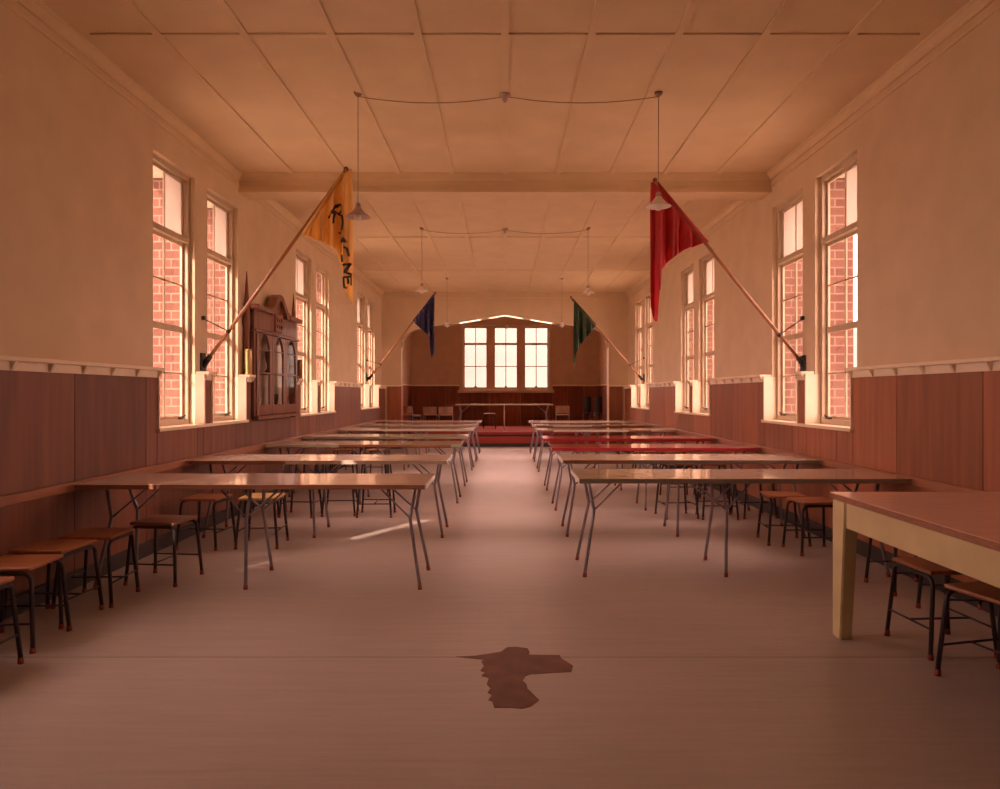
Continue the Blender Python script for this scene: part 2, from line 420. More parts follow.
            lk = MB().bbox(s * (xi - .02), s * (xi + .011), mid - .035 + .22, mid + .035 + .22, ZS + .052, ZS + .075, .004, 1)
            lk.tube([(s * (xi - .015), mid + .22, ZS + .07), (s * (xi - .05), mid + .22, ZS + .09)], .007, 8)
            lk.build('latch', M['black'], w)

# ------------------------------------------------------------------ rear wall with the arch, and the alcove behind it
half = [(-2.60, 0), (-2.60, 2.55), (-2.585, 2.66), (-2.53, 2.78), (-2.42, 2.90), (-2.27, 2.98), (-2.05, 3.03), (-1.80, 3.065), (-1.08, 3.17), (0, 3.35)]
arch = half[1:] + [(-a, b) for a, b in half[1:-1][::-1]]
P = lambda a, b, d: (a, d, b)
rw = MB(); rw.box(-WX, -2.60, YR, YRB, 0, H); rw.box(2.60, WX, YR, YRB, 0, H)
rw.archfill(arch, H, P, YR, YRB)
struct(rw, 'wall_back', M['plaster'])
mo = MB()      # gloss painted lining under the arch
for p, q in zip(arch[:-1], arch[1:]): mo.prism([p, q, (q[0], q[1] - .012), (p[0], p[1] - .012)], P, YR - .006, YRB + .004)
struct(mo, 'trim_13', M['gloss'])
rd = MB(); rr = MB(); rb = MB()
for s in (-1, 1):
    rd.bbox(s * 2.60, s * (DX - .065), YR - .03, YR - .001, .12, 1.55, .003, 1)
    rr.bbox(s * 2.585, s * (DX - .065), YR - .05, YR - .001, 1.55, ZR, .005, 2)
    rb.box(s * 2.60, s * (DX - .02), YR - .04, YR - .001, 0, .12)
rd.bbox(-2.60, -2.586, YR - .03, YRB - .01, .0, 1.56, .003, 1)
struct(rd, 'wall_back_panelling', M['panel']); struct(rr, 'trim_14', M['cream']); struct(rb, 'baseboard_back', M['base'])
struct(MB().box(2.585, 2.60, YR - .04, YRB - .01, .0, 2.5), 'trim_15', M['cream'])
# picture line on the rear wall
struct(MB().box(-WX + .14, WX - .14, YR - .02, YR - .001, H - .16, H - .13), 'trim_16', M['ceil'])
# alcove shell
ZF = .36
AW = 3.0
struct(MB().box(-AW - .3, AW + .3, YR + .9, YA, -.06, ZF), 'floor_alcove', M['carpet'])
aw = MB()
for s in (-1, 1): aw.box(s * AW, s * (AW + .3), YRB, YA, -.06, H)
struct(aw, 'wall_alcove_sides', M['alcove'])
AWIN = [(-1.31, -.57), (-.345, .40), (.62, 1.375)]
ZA0, ZA1 = 1.53, 3.52
ab = MB(); x = -AW - .3
for a, b in AWIN:
    ab.box(x, a, YA, YA + .3, 0, H); x = b
    ab.box(a, b, YA, YA + .3, 0, ZA0); ab.box(a, b, YA, YA + .3, ZA1, H)
ab.box(x, AW + .3, YA, YA + .3, 0, H)
struct(ab, 'wall_alcove_back', M['alcove'])
ad = MB()
cuts = [-AW, -2.4, -1.9, -1.46, -.5, .5, 1.52, 2.0, 2.5, AW]
for a, b in zip(cuts[:-1], cuts[1:]):
    ad.bbox(a + .003, b - .003, YA - .03, YA - .001, ZF, 1.40 if -1.47 < a < 1.5 else 1.62, .003, 1)
for s in (-1, 1):
    for y in (18.4, 19.4, 20.4, 21.4, 22.2):
        ad.bbox(s * (AW - .03), s * (AW - .001), y + .003, min(y + 1, YA - .035) - .003, ZF, 1.62, .003, 1)
struct(ad, 'wall_alcove_panelling', M['alcove_panel'])
ar = MB()
ar.bbox(-AW, -1.46, YA - .06, YA - .001, 1.62, 1.66, .004, 1); ar.bbox(1.52, AW, YA - .06, YA - .001, 1.62, 1.66, .004, 1)
for s in (-1, 1): ar.bbox(s * (AW - .06), s * (AW - .001), YRB + .05, YA - .06, 1.62, 1.66, .004, 1)
struct(ar, 'trim_17', M['cream'])
as_ = MB()
as_.bbox(-1.50, 1.56, YA - .10, YA - .001, 1.40, 1.50, .008, 2); as_.bbox(-1.42, -1.33, YA - .05, YA - .001, 1.50, 3.58, .006, 1)
as_.bbox(1.39, 1.48, YA - .05, YA - .001, 1.50, 3.58, .006, 1); as_.bbox(-1.42, 1.48, YA - .055, YA - .001, 3.55, 3.62, .006, 1)
struct(as_, 'trim_18', M['frame'])
for i, (a, b) in enumerate(AWIN):
    fr = MB(); e = .025
    for x0, x1, z0, z1 in ((a, a + e, ZA0, ZA1), (b - e, b, ZA0, ZA1), (a + e, b - e, ZA0, ZA0 + .05), (a + e, b - e, ZA1 - .05, ZA1), (a + e, b - e, 2.93, 3.0)):
        fr.box(x0, x1, YA + .02, YA + .09, z0, z1)
    w = struct(fr, 'window_%d' % (win_no + 1 + i), M['frame'])
    mx = (a + b) / 2
    k = MB().box(mx - .012, mx + .012, YA + .035, YA + .075, ZA0 + .05, 2.93).box(mx - .012, mx + .012, YA + .035, YA + .075, 3.0, ZA1 - .05)
    k.box(a + e, b - e, YA + .037, YA + .073, 2.235, 2.26)
    k.build('glazing_bars', M['frame'], w)
    MB().box(a + e, b - e, YA + .053, YA + .057, ZA0 + .05, 2.93).box(a + e, b - e, YA + .053, YA + .057, 3.0, ZA1 - .05).build('pane', M['glass'], w)
    MB().bbox(mx - .04, mx + .04, YA - .0, YA + .034, ZA0 + .05, ZA0 + .085, .006, 1).build('latch', M['black'], w)
# steps up to the alcove
stp = MB().bbox(-2.95, 2.95, YR + .6, YR + .898, .0, .25, .012, 2)
struct(stp, 'platform_step', M['carpet'])
struct(MB().box(-2.95, 2.95, YR + .585, YR + .6, 0.0, .09).box(-2.95, 2.95, YR + .885, YR + .899, .251, .30), 'trim_19', M['base'])

# ------------------------------------------------------------------ outdoors, beyond the windows
struct(MB().box(-60, -3.57, -20, 90, -.5, -.45).box(3.50, 60, -20, 90, -.5, -.45).box(-3.57, 3.57, YA + .31, 90, -.5, -.45), 'ground', M['ground'])
hl = MB(); n = 40; rows = []
for j, (yy, hh) in enumerate(((60, -.5), (75, 5.5), (95, 11.5), (120, 8))):
    rows.append([hl.bm.verts.new((-80 + 160 * i / n, yy, hh + (0 if j == 0 else .6 * math.sin(i * .7 + j) + .4 * math.sin(i * 1.9)))) for i in range(n + 1)])
for j in range(3):
    for i in range(n): hl.bm.faces.new([rows[j][i], rows[j][i + 1], rows[j + 1][i + 1], rows[j + 1][i]])
struct(hl, 'hills', M['hill'], smooth=True)

# ------------------------------------------------------------------ folding tables
TZ = .735
def make_table(s, yc, lam, strips, label, endcol='edgewhite', length=2.40, depth=.69, xi=.545, z=0.0, cx=None, mids=True, edge_full=None, fixed=None):
    """s=-1 left row, +1 right row; xi the aisle end; strips = [(x0,x1,colour)] on the near edge, metres from the aisle end"""
    xc = s * (xi + length / 2) if cx is None else cx
    t = empty('folding_table', (xc, yc, z), label, 'table', 'folding tables in two rows along the hall' if fixed is None else None)
    L = length / 2; D = depth / 2
    b = MB().bbox(-L + .003, L - .003, -D + .003, D - .003, TZ - .034, TZ - .003, .003, 1); b.build('tabletop', M['ply'], t, local=True)
    MB().bbox(-L, L, -D, D, TZ - .003, TZ, .001, 1).build('laminate', LAM[lam], t, local=True)
    ie = -s * L                      # local x of the aisle end
    for (a, c, col) in strips:
        x0, x1 = ie + s * a, ie + s * c
        MB().bbox(min(x0, x1), max(x0, x1), -D - .004, -D + .003, TZ - .035, TZ - .001, .001, 1).build('edge_strip', LAM[col], t, local=True)
    MB().bbox(ie - s * .004, ie + s * .003, -D, D, TZ - .035, TZ - .001, .001, 1).build('edge_strip', LAM[endcol], t, local=True)
    rl = MB()
    for y in (-D + .16, D - .16): rl.bbox(-L + .12, L - .12, y - .011, y + .011, TZ - .05, TZ - .034, .002, 1)
    for x in (-L + .14, 0, L - .14): rl.bbox(x - .012, x + .012, -D + .171, D - .171, TZ - .05, TZ - .034, .002, 1)
    rl.build('under_frame', M['underframe'], t, local=True)
    mp = 1.25 if s < 0 else 1.09       # where the middle pair of legs stands
    def leg(x_top, x_knee, x_foot, x_brace, yd, brace2=None):
        yt, yk, yf = yd * .40, yd * .52, yd * .80
        zt, zk = TZ - .034, .48
        lg = MB()
        lg.tube([(x_top, yt, zt), (x_top + (x_knee - x_top) * .45, yt + (yk - yt) * .45, zt - (zt - zk) * .45), (x_top + (x_knee - x_top) * .85, yt + (yk - yt) * .85, zt - (zt - zk) * .85), (x_knee, yk, zk),
                 (x_knee + (x_foot - x_knee) * .12, yk + (yf - yk) * .12, zk - zk * .12), (x_foot, yf, .03)], .0125, 10)
        o = lg.build('leg', M['tube'], t, local=True)
        MB().tube([(x_foot - (x_knee - x_foot) * .02, yf + (yf - yk) * .02, .0005), (x_foot, yf, .015), (x_foot + (x_knee - x_foot) * .05, yf - (yf - yk) * .05, .035)], [.015, .015, .0135], 10).build('rubber_foot', M['rubber'], o, local=True)
        for xb in [x_brace] + ([brace2] if brace2 is not None else []):
            MB().tube([(x_knee, yk, zk), (xb, yt, zt)], .007, 8).build('brace', M['tube'], t, local=True)
    for yd in (-D, D):
        leg(ie + s * .085, ie + s * .125, ie + s * .045, ie + s * .36, yd)
        if mids: leg(ie + s * (mp + .01), ie + s * (mp + .03), ie + s * mp, ie + s * (mp - .22), yd, ie + s * (mp + .25))
        leg(-ie - s * .11, -ie - s * .17, -ie - s * .11, -ie - s * .42, yd)
    return t

LROW = [
 (5.26, 'pink', [], 'long folding table with pinkish white top and bare brown edge, nearest in left row'),
 (7.05, 'cream', [(0, 1.5, 'edgewhite')], 'cream topped folding table with half pale, half brown edge, second in left row'),
 (9.20, 'green', [(0, .12, 'green'), (1.5, 2.4, 'green')], 'greenish white folding table with long bare brown stretch of edge, third in left row'),
 (10.85, 'green', [(0, 2.4, 'green')], 'greenish white folding table with unbroken pale edge, fourth in left row'),
 (13.1, 'white', [(0, 2.4, 'edgewhite')], 'white folding table with pale edge, fifth in left row'),
 (14.9, 'white', [(0, 2.4, 'edgewhite')], 'white folding table, second from the alcove end of the left row'),
 (16.75, 'white', [(0, .1, 'edgewhite')], 'white folding table with brown front edge, farthest in left row by the alcove')]
RROW = [
 (5.60, 'greygreen', [(0, 2.4, 'edgegrey')], 'long folding table with speckled grey green top and grey edge, nearest in right row'),
 (7.10, 'cream', [(.62, 2.4, 'edgegrey')], 'cream topped folding table with brown and grey edge, second in right row'),
 (8.65, 'red', [(0, 2.4, 'edgered')], 'red folding table, nearer of the two red ones'),
 (10.40, 'red', [(0, 2.4, 'edgered')], 'red folding table, farther of the two red ones'),
 (12.85, 'white', [(.3, 1.6, 'edgewhite'), (2.0, 2.4, 'edgewhite')], 'white folding table with broken brown edge right behind the red tables'),
 (14.75, 'white', [(0.0, .08, 'edgewhite'), (.42, 1.2, 'edgewhite')], 'white folding table with mostly brown edge, second from alcove in right row'),
 (16.8, 'white', [(0, 2.4, 'edgewhite')], 'white folding table with pinkish pale edge, farthest in right row by the alcove')]
for yc, lam, st, lb in LROW: make_table(-1, yc, lam, st, lb, endcol='green' if lam == 'green' else 'edgewhite')
for yc, lam, st, lb in RROW: make_table(1, yc, lam, st, lb, endcol='edgered' if lam == 'red' else ('greygreen' if lam == 'greygreen' else 'edgewhite'))
alt = make_table(1, 19.7, 'white', [(0, 2.62, 'edgewhite')], 'white topped table standing alone on the alcove platform under the windows',
                 length=2.62, cx=-.02, z=ZF, mids=False, fixed=True)
MB().tube([(0, -.2, TZ - .034), (0, -.2, .0005)], .013, 10).build('prop_leg', M['white'], alt, local=True)

# ------------------------------------------------------------------ cream desk at the right
DKX0, DKX1, DKY0, DKY1, DKZ = 1.835, 2.93, 1.75, 4.07, .80
dk = empty('work_table', ((DKX0 + DKX1) / 2, (DKY0 + DKY1) / 2, 0), 'large cream painted wooden table with pinkish brown top, in front at right', 'table')
MB().bbox(DKX0, DKX1, DKY0, DKY1, DKZ - .035, DKZ - .004, .004, 2).build('tabletop', M['ply'], dk)
MB().bbox(DKX0 + .002, DKX1 - .002, DKY0 + .002, DKY1 - .002, DKZ - .004, DKZ, .001, 1).build('laminate', M['desk_top'], dk)
for x0, tx in ((DKX0 + .006, 1), (DKX1 - .086, -1)):
    for y1, ty in ((DKY0 + .17, 1), (DKY1 - .02, -1)):
        lg = MB(); w = .08                     # tapers on the two inner faces
        bx0, bx1 = (x0, x0 + w - .012) if tx > 0 else (x0 + .012, x0 + w)
        ya, yb = y1 - .15, y1
        by0, by1 = (ya, yb - .06) if ty > 0 else (ya + .06, yb)
        lg.quadbox([(bx0, by0, 0), (bx1, by0, 0), (bx1, by1, 0), (bx0, by1, 0),
                    (x0, ya, DKZ - .035), (x0 + w, ya, DKZ - .035), (x0 + w, yb, DKZ - .035), (x0, yb, DKZ - .035)])
        bmesh.ops.bevel(lg.bm, geom=list(lg.bm.edges), offset=.006, segments=2, affect='EDGES')
        lg.build('leg', M['desk_cream'], dk)
for xa in (DKX0 + .012, DKX1 - .036):
    MB().bbox(xa, xa + .022, DKY0 + .172, DKY1 - .172, DKZ - .175, DKZ - .036, .003, 1).build('apron', M['desk_cream'], dk)
for ya in (DKY0 + .03, DKY1 - .05):
    MB().bbox(DKX0 + .088, DKX1 - .088, ya, ya + .022, DKZ - .175, DKZ - .036, .003, 1).build('apron', M['desk_cream'], dk)

# ------------------------------------------------------------------ stools
def make_stool(label):
    t = empty('stool', (0, 0, 0), label, 'stool', 'tubular wooden stools')
    h = .445; w = .165
    MB().bbox(-.165, .165, -.165, .165, h - .022, h, .008, 3).build('seat', M['seat'], t, local=True)
    for sx in (-1, 1):
        xt, xb = sx * .150, sx * .178
        r = .045; zt = h - .035
        pts = [(xb, -.185, .025), (xt, -.162, zt - r)]
        pts += [(xt, -.162 + r - r * math.cos(a), zt - r + r * math.sin(a)) for a in [math.pi / 2 * i / 6 for i in range(1, 7)]]
        pts += [(xt, .162 - r + r * math.sin(a), zt - r + r * math.cos(a)) for a in [math.pi / 2 * i / 6 for i in range(0, 7)]]
        pts += [(xb, .185, .025)]
        fr = MB().tube(pts, .0115, 10).build('leg_frame', M['tube_dark'], t, local=True)
        for sy in (-1, 1):
            MB().tube([(xb, sy * .1855, .0005), (xb, sy * .185, .015), (xb - sx * .002, sy * .1835, .032)], [.0145, .0145, .0125], 10).build('rubber_foot', M['rubber'], fr, local=True)
        x1 = sx * .169
        MB().tube([(x1, -.177, .15), (x1, .177, .15)], .006, 8).build('stretcher', M['tube_dark'], t, local=True)
    MB().tube([(-.169, 0, .15), (.169, 0, .15)], .006, 8).build('stretcher', M['tube_dark'], t, local=True)
    return t
STOOLS = [
 (-2.60, 3.42, 2, 'stool cut off by the left border of the photo, nearest stool on the left', 0),
 (-2.66, 3.92, 4, 'brown seated tubular stool by the left wall, at the near end of the visible line', 0),
 (-2.72, 4.345, -4, 'brown seated stool by the left wall, between two others in the near line', 0),
 (-2.68, 4.735, 3, 'brown seated stool by left wall just in front of the nearest table end', 0),
 (-2.48, 5.25, -6, 'dark stool tucked under the wall end of the nearest left table', 0),
 (-2.18, 6.47, 3, 'stool with pale yellow seat seen under the nearest left table', 1),
 (-2.66, 6.42, -5, 'dark stool by the left wall beside the yellow seated one', 0),
 (-2.70, 8.12, 4, 'stool behind second left table, closest to the wall', 0),
 (-2.28, 8.05, -3, 'stool behind second left table, second from the wall', 0),
 (-1.86, 8.14, 6, 'stool behind second left table, third from the wall', 0),
 (-1.44, 8.06, 2, 'stool behind second left table, fourth from the wall', 0),
 (-2.70, 10.02, -4, 'stool behind third left table, closest to the wall', 0),
 (-2.25, 10.05, 3, 'stool behind third left table, second from the wall', 0),
 (-1.80, 9.99, 5, 'stool behind third left table, third from the wall', 0),
 (-2.66, 11.95, 2, 'stool behind fourth left table, near the wall', 0),
 (-2.10, 11.9, -5, 'stool behind fourth left table, out from the wall', 0),
 (2.66, 6.21, 3, 'brown seated stool behind nearest right table, nearer of two by the wall', 0),
 (2.55, 6.60, -5, 'brown seated stool behind nearest right table, farther of two by the wall', 0),
 (2.76, 8.00, 4, 'stool behind second right table, against the wall', 0),
 (2.33, 7.92, -4, 'stool behind second right table, one place out from wall', 0),
 (1.90, 7.98, 6, 'stool behind second right table, farthest out from the wall', 0),
 (2.72, 9.52, -3, 'stool behind nearer red table, against the wall', 0),
 (2.28, 9.50, 4, 'stool behind nearer red table, out from the wall', 0),
 (2.70, 11.55, 3, 'stool behind farther red table, against the wall', 0),
 (2.25, 11.6, -4, 'stool behind farther red table, out from the wall', 0),
 (2.79, 5.01, 2, 'stool between the cream table and the nearest right folding table', 0),
 (2.33, 3.86, 4, 'stool under the cream table, the far one with orange seat edge', 0),
 (2.30, 3.33, 14, 'stool under the cream table with bright curved frame, nearest the camera', 0),
 (2.78, 4.36, -6, 'dark stool by right wall just past the far end of cream table', 0),
]
proto = make_stool(STOOLS[0][3])
for i, (x, y, a, lb, kind) in enumerate(STOOLS):
    o = proto if i == 0 else copy_tree(proto)
    o.location = (x, y, 0); o.rotation_euler = (0, 0, math.radians(a + (90 if i % 3 == 1 and i not in (27,) else 0))); o['label'] = lb
    if i == 27: o.rotation_euler = (0, 0, math.radians(104))
    if kind:
        for ch in o.children:
            if ch.name.startswith('seat'):
                ch.data = ch.data.copy(); ch.data.materials.clear(); ch.data.materials.append(M['seat_pale']); ch['label'] = 'pale yellow seat'

# ------------------------------------------------------------------ alcove chairs
def make_chair(x, y, rz, mseat, hb, label, kx=1.0):
    t = empty('chair', (x, y, ZF), label, 'chair', 'chairs standing in the alcove')
    t.rotation_euler = (0, 0, math.radians(rz)); t.scale = (kx, 1, 1)
    MB().bbox(-.19, .19, -.19, .19, .42, .445, .01, 2).build('seat', mseat, t, local=True)
    bk = MB(); bh = .2 if kx == 1 else .44
    n = 8
    for i in range(n):        # gently curved backrest
        x0, x1 = -.19 + .38 * i / n, -.19 + .38 * (i + 1) / n
        f = lambda q: .215 - .05 * (1 - (q / .19) ** 2) * -1
        bk.quadbox([(x0, f(x0), hb - bh), (x1, f(x1), hb - bh), (x1, f(x1) + .014, hb - bh), (x0, f(x0) + .014, hb - bh),
                    (x0, f(x0) + .02, hb), (x1, f(x1) + .02, hb), (x1, f(x1) + .034, hb), (x0, f(x0) + .034, hb)])
    bk.build('backrest', mseat, t, local=True)
    for sx in (-1, 1):
        MB().tube([(sx * .19, -.20, .0005), (sx * .175, -.17, .40), (sx * .165, -.13, .412)], .011, 8).build('leg', M['tube'], t, local=True)
        MB().tube([(sx * .19, .24, .0005), (sx * .178, .19, .40), (sx * .178, .235, hb - .02)], .011, 8).build('leg', M['tube'], t, local=True)
    MB().tube([(-.178, -.12, .408), (-.178, .19, .408)], .009, 8).tube([(.178, -.12, .408), (.178, .19, .408)], .009, 8).build('seat_frame', M['tube'], t, local=True)
    return t
make_chair(-2.52, 19.5, 150, M['chair_tan'], .68, 'tan backed chair on the alcove platform, leftmost of the left cluster')
make_chair(-2.02, 19.6, 178, M['chair_tan'], .66, 'low tubular chair on the alcove platform, second from left')
make_chair(-1.60, 19.55, 183, M['chair_tan'], .66, 'low tubular chair beside the left end of the alcove table')
make_chair(1.58, 19.75, 175, M['chair_tan'], .68, 'low tubular chair just right of the alcove table')
make_chair(2.31, 20.4, 180, M['chair_black'], .93, 'narrow black high backed chair in alcove, left of the dark pair', .55)
make_chair(2.62, 20.4, 180, M['chair_black'], .93, 'narrow black high backed chair in alcove, nearest its right wall', .55)
st = copy_tree(proto); st.location = (-.45, 20.95, ZF); st.rotation_euler = (0, 0, 0); st['label'] = 'stool standing under the white alcove table, left of its prop leg'
bx = empty('wooden_box', (-1.62, 22.3, ZF), 'plain red brown wooden box on the alcove platform by the back wall', 'box')
MB().bbox(-.28, .28, -.16, .16, 0, .62, .008, 2).build('body', M['cabinet'], bx, local=True)
MB().bbox(-.30, .30, -.18, .18, .62, .65, .006, 2).build('lid', M['cabinet'], bx, local=True)

# ------------------------------------------------------------------ trophy cabinet on the left wall
cb = empty('display_cabinet', (-WX + .06, (CAB0 + CAB1) / 2, ZS), 'dark red brown wall cabinet with three pointed glass doors and gabled top', 'cabinet')
CW = CAB1 - CAB0
Q = lambda a, b, d: (-WX + .002 + d, CAB0 + a, b)            # a along the wall, b height, d out from the wall
FD = .13                                                     # front of the doors
def qbox(mb, a0, a1, b0, b1, d0, d1, bev=.004):
    x0, y0, z0 = Q(a0, b0, d0); x1, y1, z1 = Q(a1, b1, d1); mb.bbox(x0, x1, y0, y1, z0, z1, bev, 1)
cs = MB()
qbox(cs, .03, .07, 1.07, 2.36, 0, FD - .02); qbox(cs, CW - .07, CW - .03, 1.07, 2.36, 0, FD - .02)
qbox(cs, .03, CW - .03, 1.05, 1.09, 0, FD + .03); qbox(cs, .07, CW - .07, 2.14, 2.36, 0, FD - .015)
qbox(cs, .0, CW, 2.10, 2.13, 0, FD + .012)
cs.build('carcass', M['cabinet'], cb)
lin = MB(); qbox(lin, .07, CW - .07, 1.09, 2.14, .004, .012, .001); lin.build('back_panel', M['door_inner'], cb)
qs = MB(); qbox(qs, .07, CW - .07, 1.60, 1.615, .012, FD - .03, .002); qs.build('shelf', M['cabinet'], cb)
cn = MB(); m0 = CW / 2
qbox(cn, -.03, m0 - .36, 2.36, 2.42, 0, FD + .05, .012); cn.build('cornice', M['cabinet'], cb)
cn = MB(); qbox(cn, m0 + .36, CW + .03, 2.36, 2.42, 0, FD + .05, .012)
cn.build('cornice', M['cabinet'], cb)
pd = MB()
outer = [(m0 - .40, 2.36), (m0 - .40, 2.43), (m0 - .30, 2.46), (m0 - .13, 2.605), (m0 - .06, 2.645), (m0 + .06, 2.645), (m0 + .13, 2.605), (m0 + .30, 2.46), (m0 + .40, 2.43), (m0 + .40, 2.36)]
inner = [(m0 - .26, 2.36), (m0 - .26, 2.37), (m0 - .22, 2.42), (m0 - .08, 2.535), (m0 - .03, 2.57), (m0 + .03, 2.57), (m0 + .08, 2.535), (m0 + .22, 2.42), (m0 + .26, 2.37), (m0 + .26, 2.36)]
for i in range(len(outer) - 1): pd.prism([outer[i], outer[i + 1], inner[i + 1], inner[i]], Q, .05, FD + .03)
pd.prism([(p[0], p[1]) for p in inner], Q, .05, FD - .02)
pd.build('pediment', M['cabinet'], cb)
cv = MB(); qbox(cv, m0 - .15, m0 + .15, 2.16, 2.40, FD - .03, FD + .006, .006)
for i in range(3):
    for j in range(2):
        ca, cbz = m0 - .08 + .08 * i, 2.23 + .09 * j
        x_, y_, z_ = Q(ca, cbz, FD + .006)
        cv.tube([(x_, y_, z_), (x_ + .012, y_, z_)], [.03, .012], 8)
cv.build('carved_panel', M['wood_dark'], cb)
dw = (CW - .14) / 3
for i in range(3):
    a0 = .07 + dw * i + .004; a1 = a0 + dw - .008; ac = (a0 + a1) / 2; hw = (a1 - a0) / 2 - .075
    d = MB(); D0, D1 = FD - .028, FD
    qbox(d, a0, a0 + .075, 1.10, 2.09, D0, D1); qbox(d, a1 - .075, a1, 1.10, 2.09, D0, D1)
    qbox(d, a0 + .075, a1 - .075, 1.10, 1.22, D0, D1); qbox(d, a0 + .075, a1 - .075, 1.60, 1.625, D0 + .004, D1)
    qbox(d, a0 + .075, a1 - .075, 1.895, 1.91, D0 + .006, D1 - .002, .002)
    R = hw * 1.6; n = 8; zs = 1.82
    cth = math.acos((R - hw) / R)
    L_ = [(ac - hw + R - R * math.cos(cth * k / n), zs + R * math.sin(cth * k / n)) for k in range(n + 1)]
    ar_ = L_ + [(2 * ac - p, q) for p, q in L_[:-1][::-1]]
    d.archfill(ar_, 2.09, Q, D0, D1)
    dr = d.build('door', M['cabinet'], cb)
    g = MB(); qbox(g, a0 + .06, a1 - .06, 1.2, 2.03, FD - .018, FD - .014, .0005); g.build('pane', M['glass'], dr)
    kn = MB(); x_, y_, z_ = Q(a1 - .03, 1.60, FD); kn.tube([(x_, y_, z_), (x_ + .012, y_, z_), (x_ + .022, y_, z_), (x_ + .028, y_, z_)], [.006, .006, .013, .008], 10); kn.build('knob', M['brass'], dr)
for a in (-.055, CW + .055):        # tall pointed finials at the two sides
    sp = MB(); x_, y_, _ = Q(a, 0, .075)
    sp.lathe([(.034, 1.582), (.034, 1.62), (.030, 1.66), (.032, 2.10), (.036, 2.14), (.044, 2.20), (.036, 2.34), (.022, 2.56), (.004, 2.80)], x_ - .034, y_ + (.02 if a < 0 else -.02), 12)
    sp.build('spire', M['wood_dark'], cb)
# things on the shelves of the cabinet
for i, (a, z0, hgt, mm, lb) in enumerate(((.28, 1.091, .2, 'brass', 'small gilt cup behind the near glass door'), (.62, 1.616, .28, 'black', 'dark cup behind the middle glass door, upper shelf'),
                                  (.95, 1.091, .26, 'black', 'dark cup behind the middle glass door, lower shelf'), (1.42, 1.091, .24, 'brass_dark', 'tarnished cup behind the far glass door'))):
    x_, y_, _ = Q(a + .03, 0, .06); u = hgt
    tr = MB().lathe([(.030, z0), (.030, z0 + .12 * u), (.010, z0 + .18 * u), (.008, z0 + .40 * u), (.022, z0 + .55 * u), (.034, z0 + .8 * u), (.034, z0 + u), (.030, z0 + u), (.012, z0 + .6 * u)], x_, y_, 16)
    tag(tr.build('trophy_cup', M[mm]), lb, 'trophy', 'cups in the wall cabinet')
# shell cases standing on the plate rail
for (px, mm, lb, yy, r, hh) in ((246, 'brass', 'bright brass shell case on the rail left of the wall cabinet', 8.385, .042, .30), (299, 'brass_dark', 'dark tarnished shell case on the rail right of the wall cabinet', 10.43, .05, .27)):
    x_ = -DX + .012
    sh = MB().lathe([(r * 1.08, ZR), (r * 1.08, ZR + .012), (r, ZR + .016), (r, ZR + hh * .9), (r * .96, ZR + hh), (r * .86, ZR + hh), (r * .86, ZR + hh * .3)], x_, yy, 20)
    tag(sh.build('shell_case', M[mm]), lb, 'shell case')

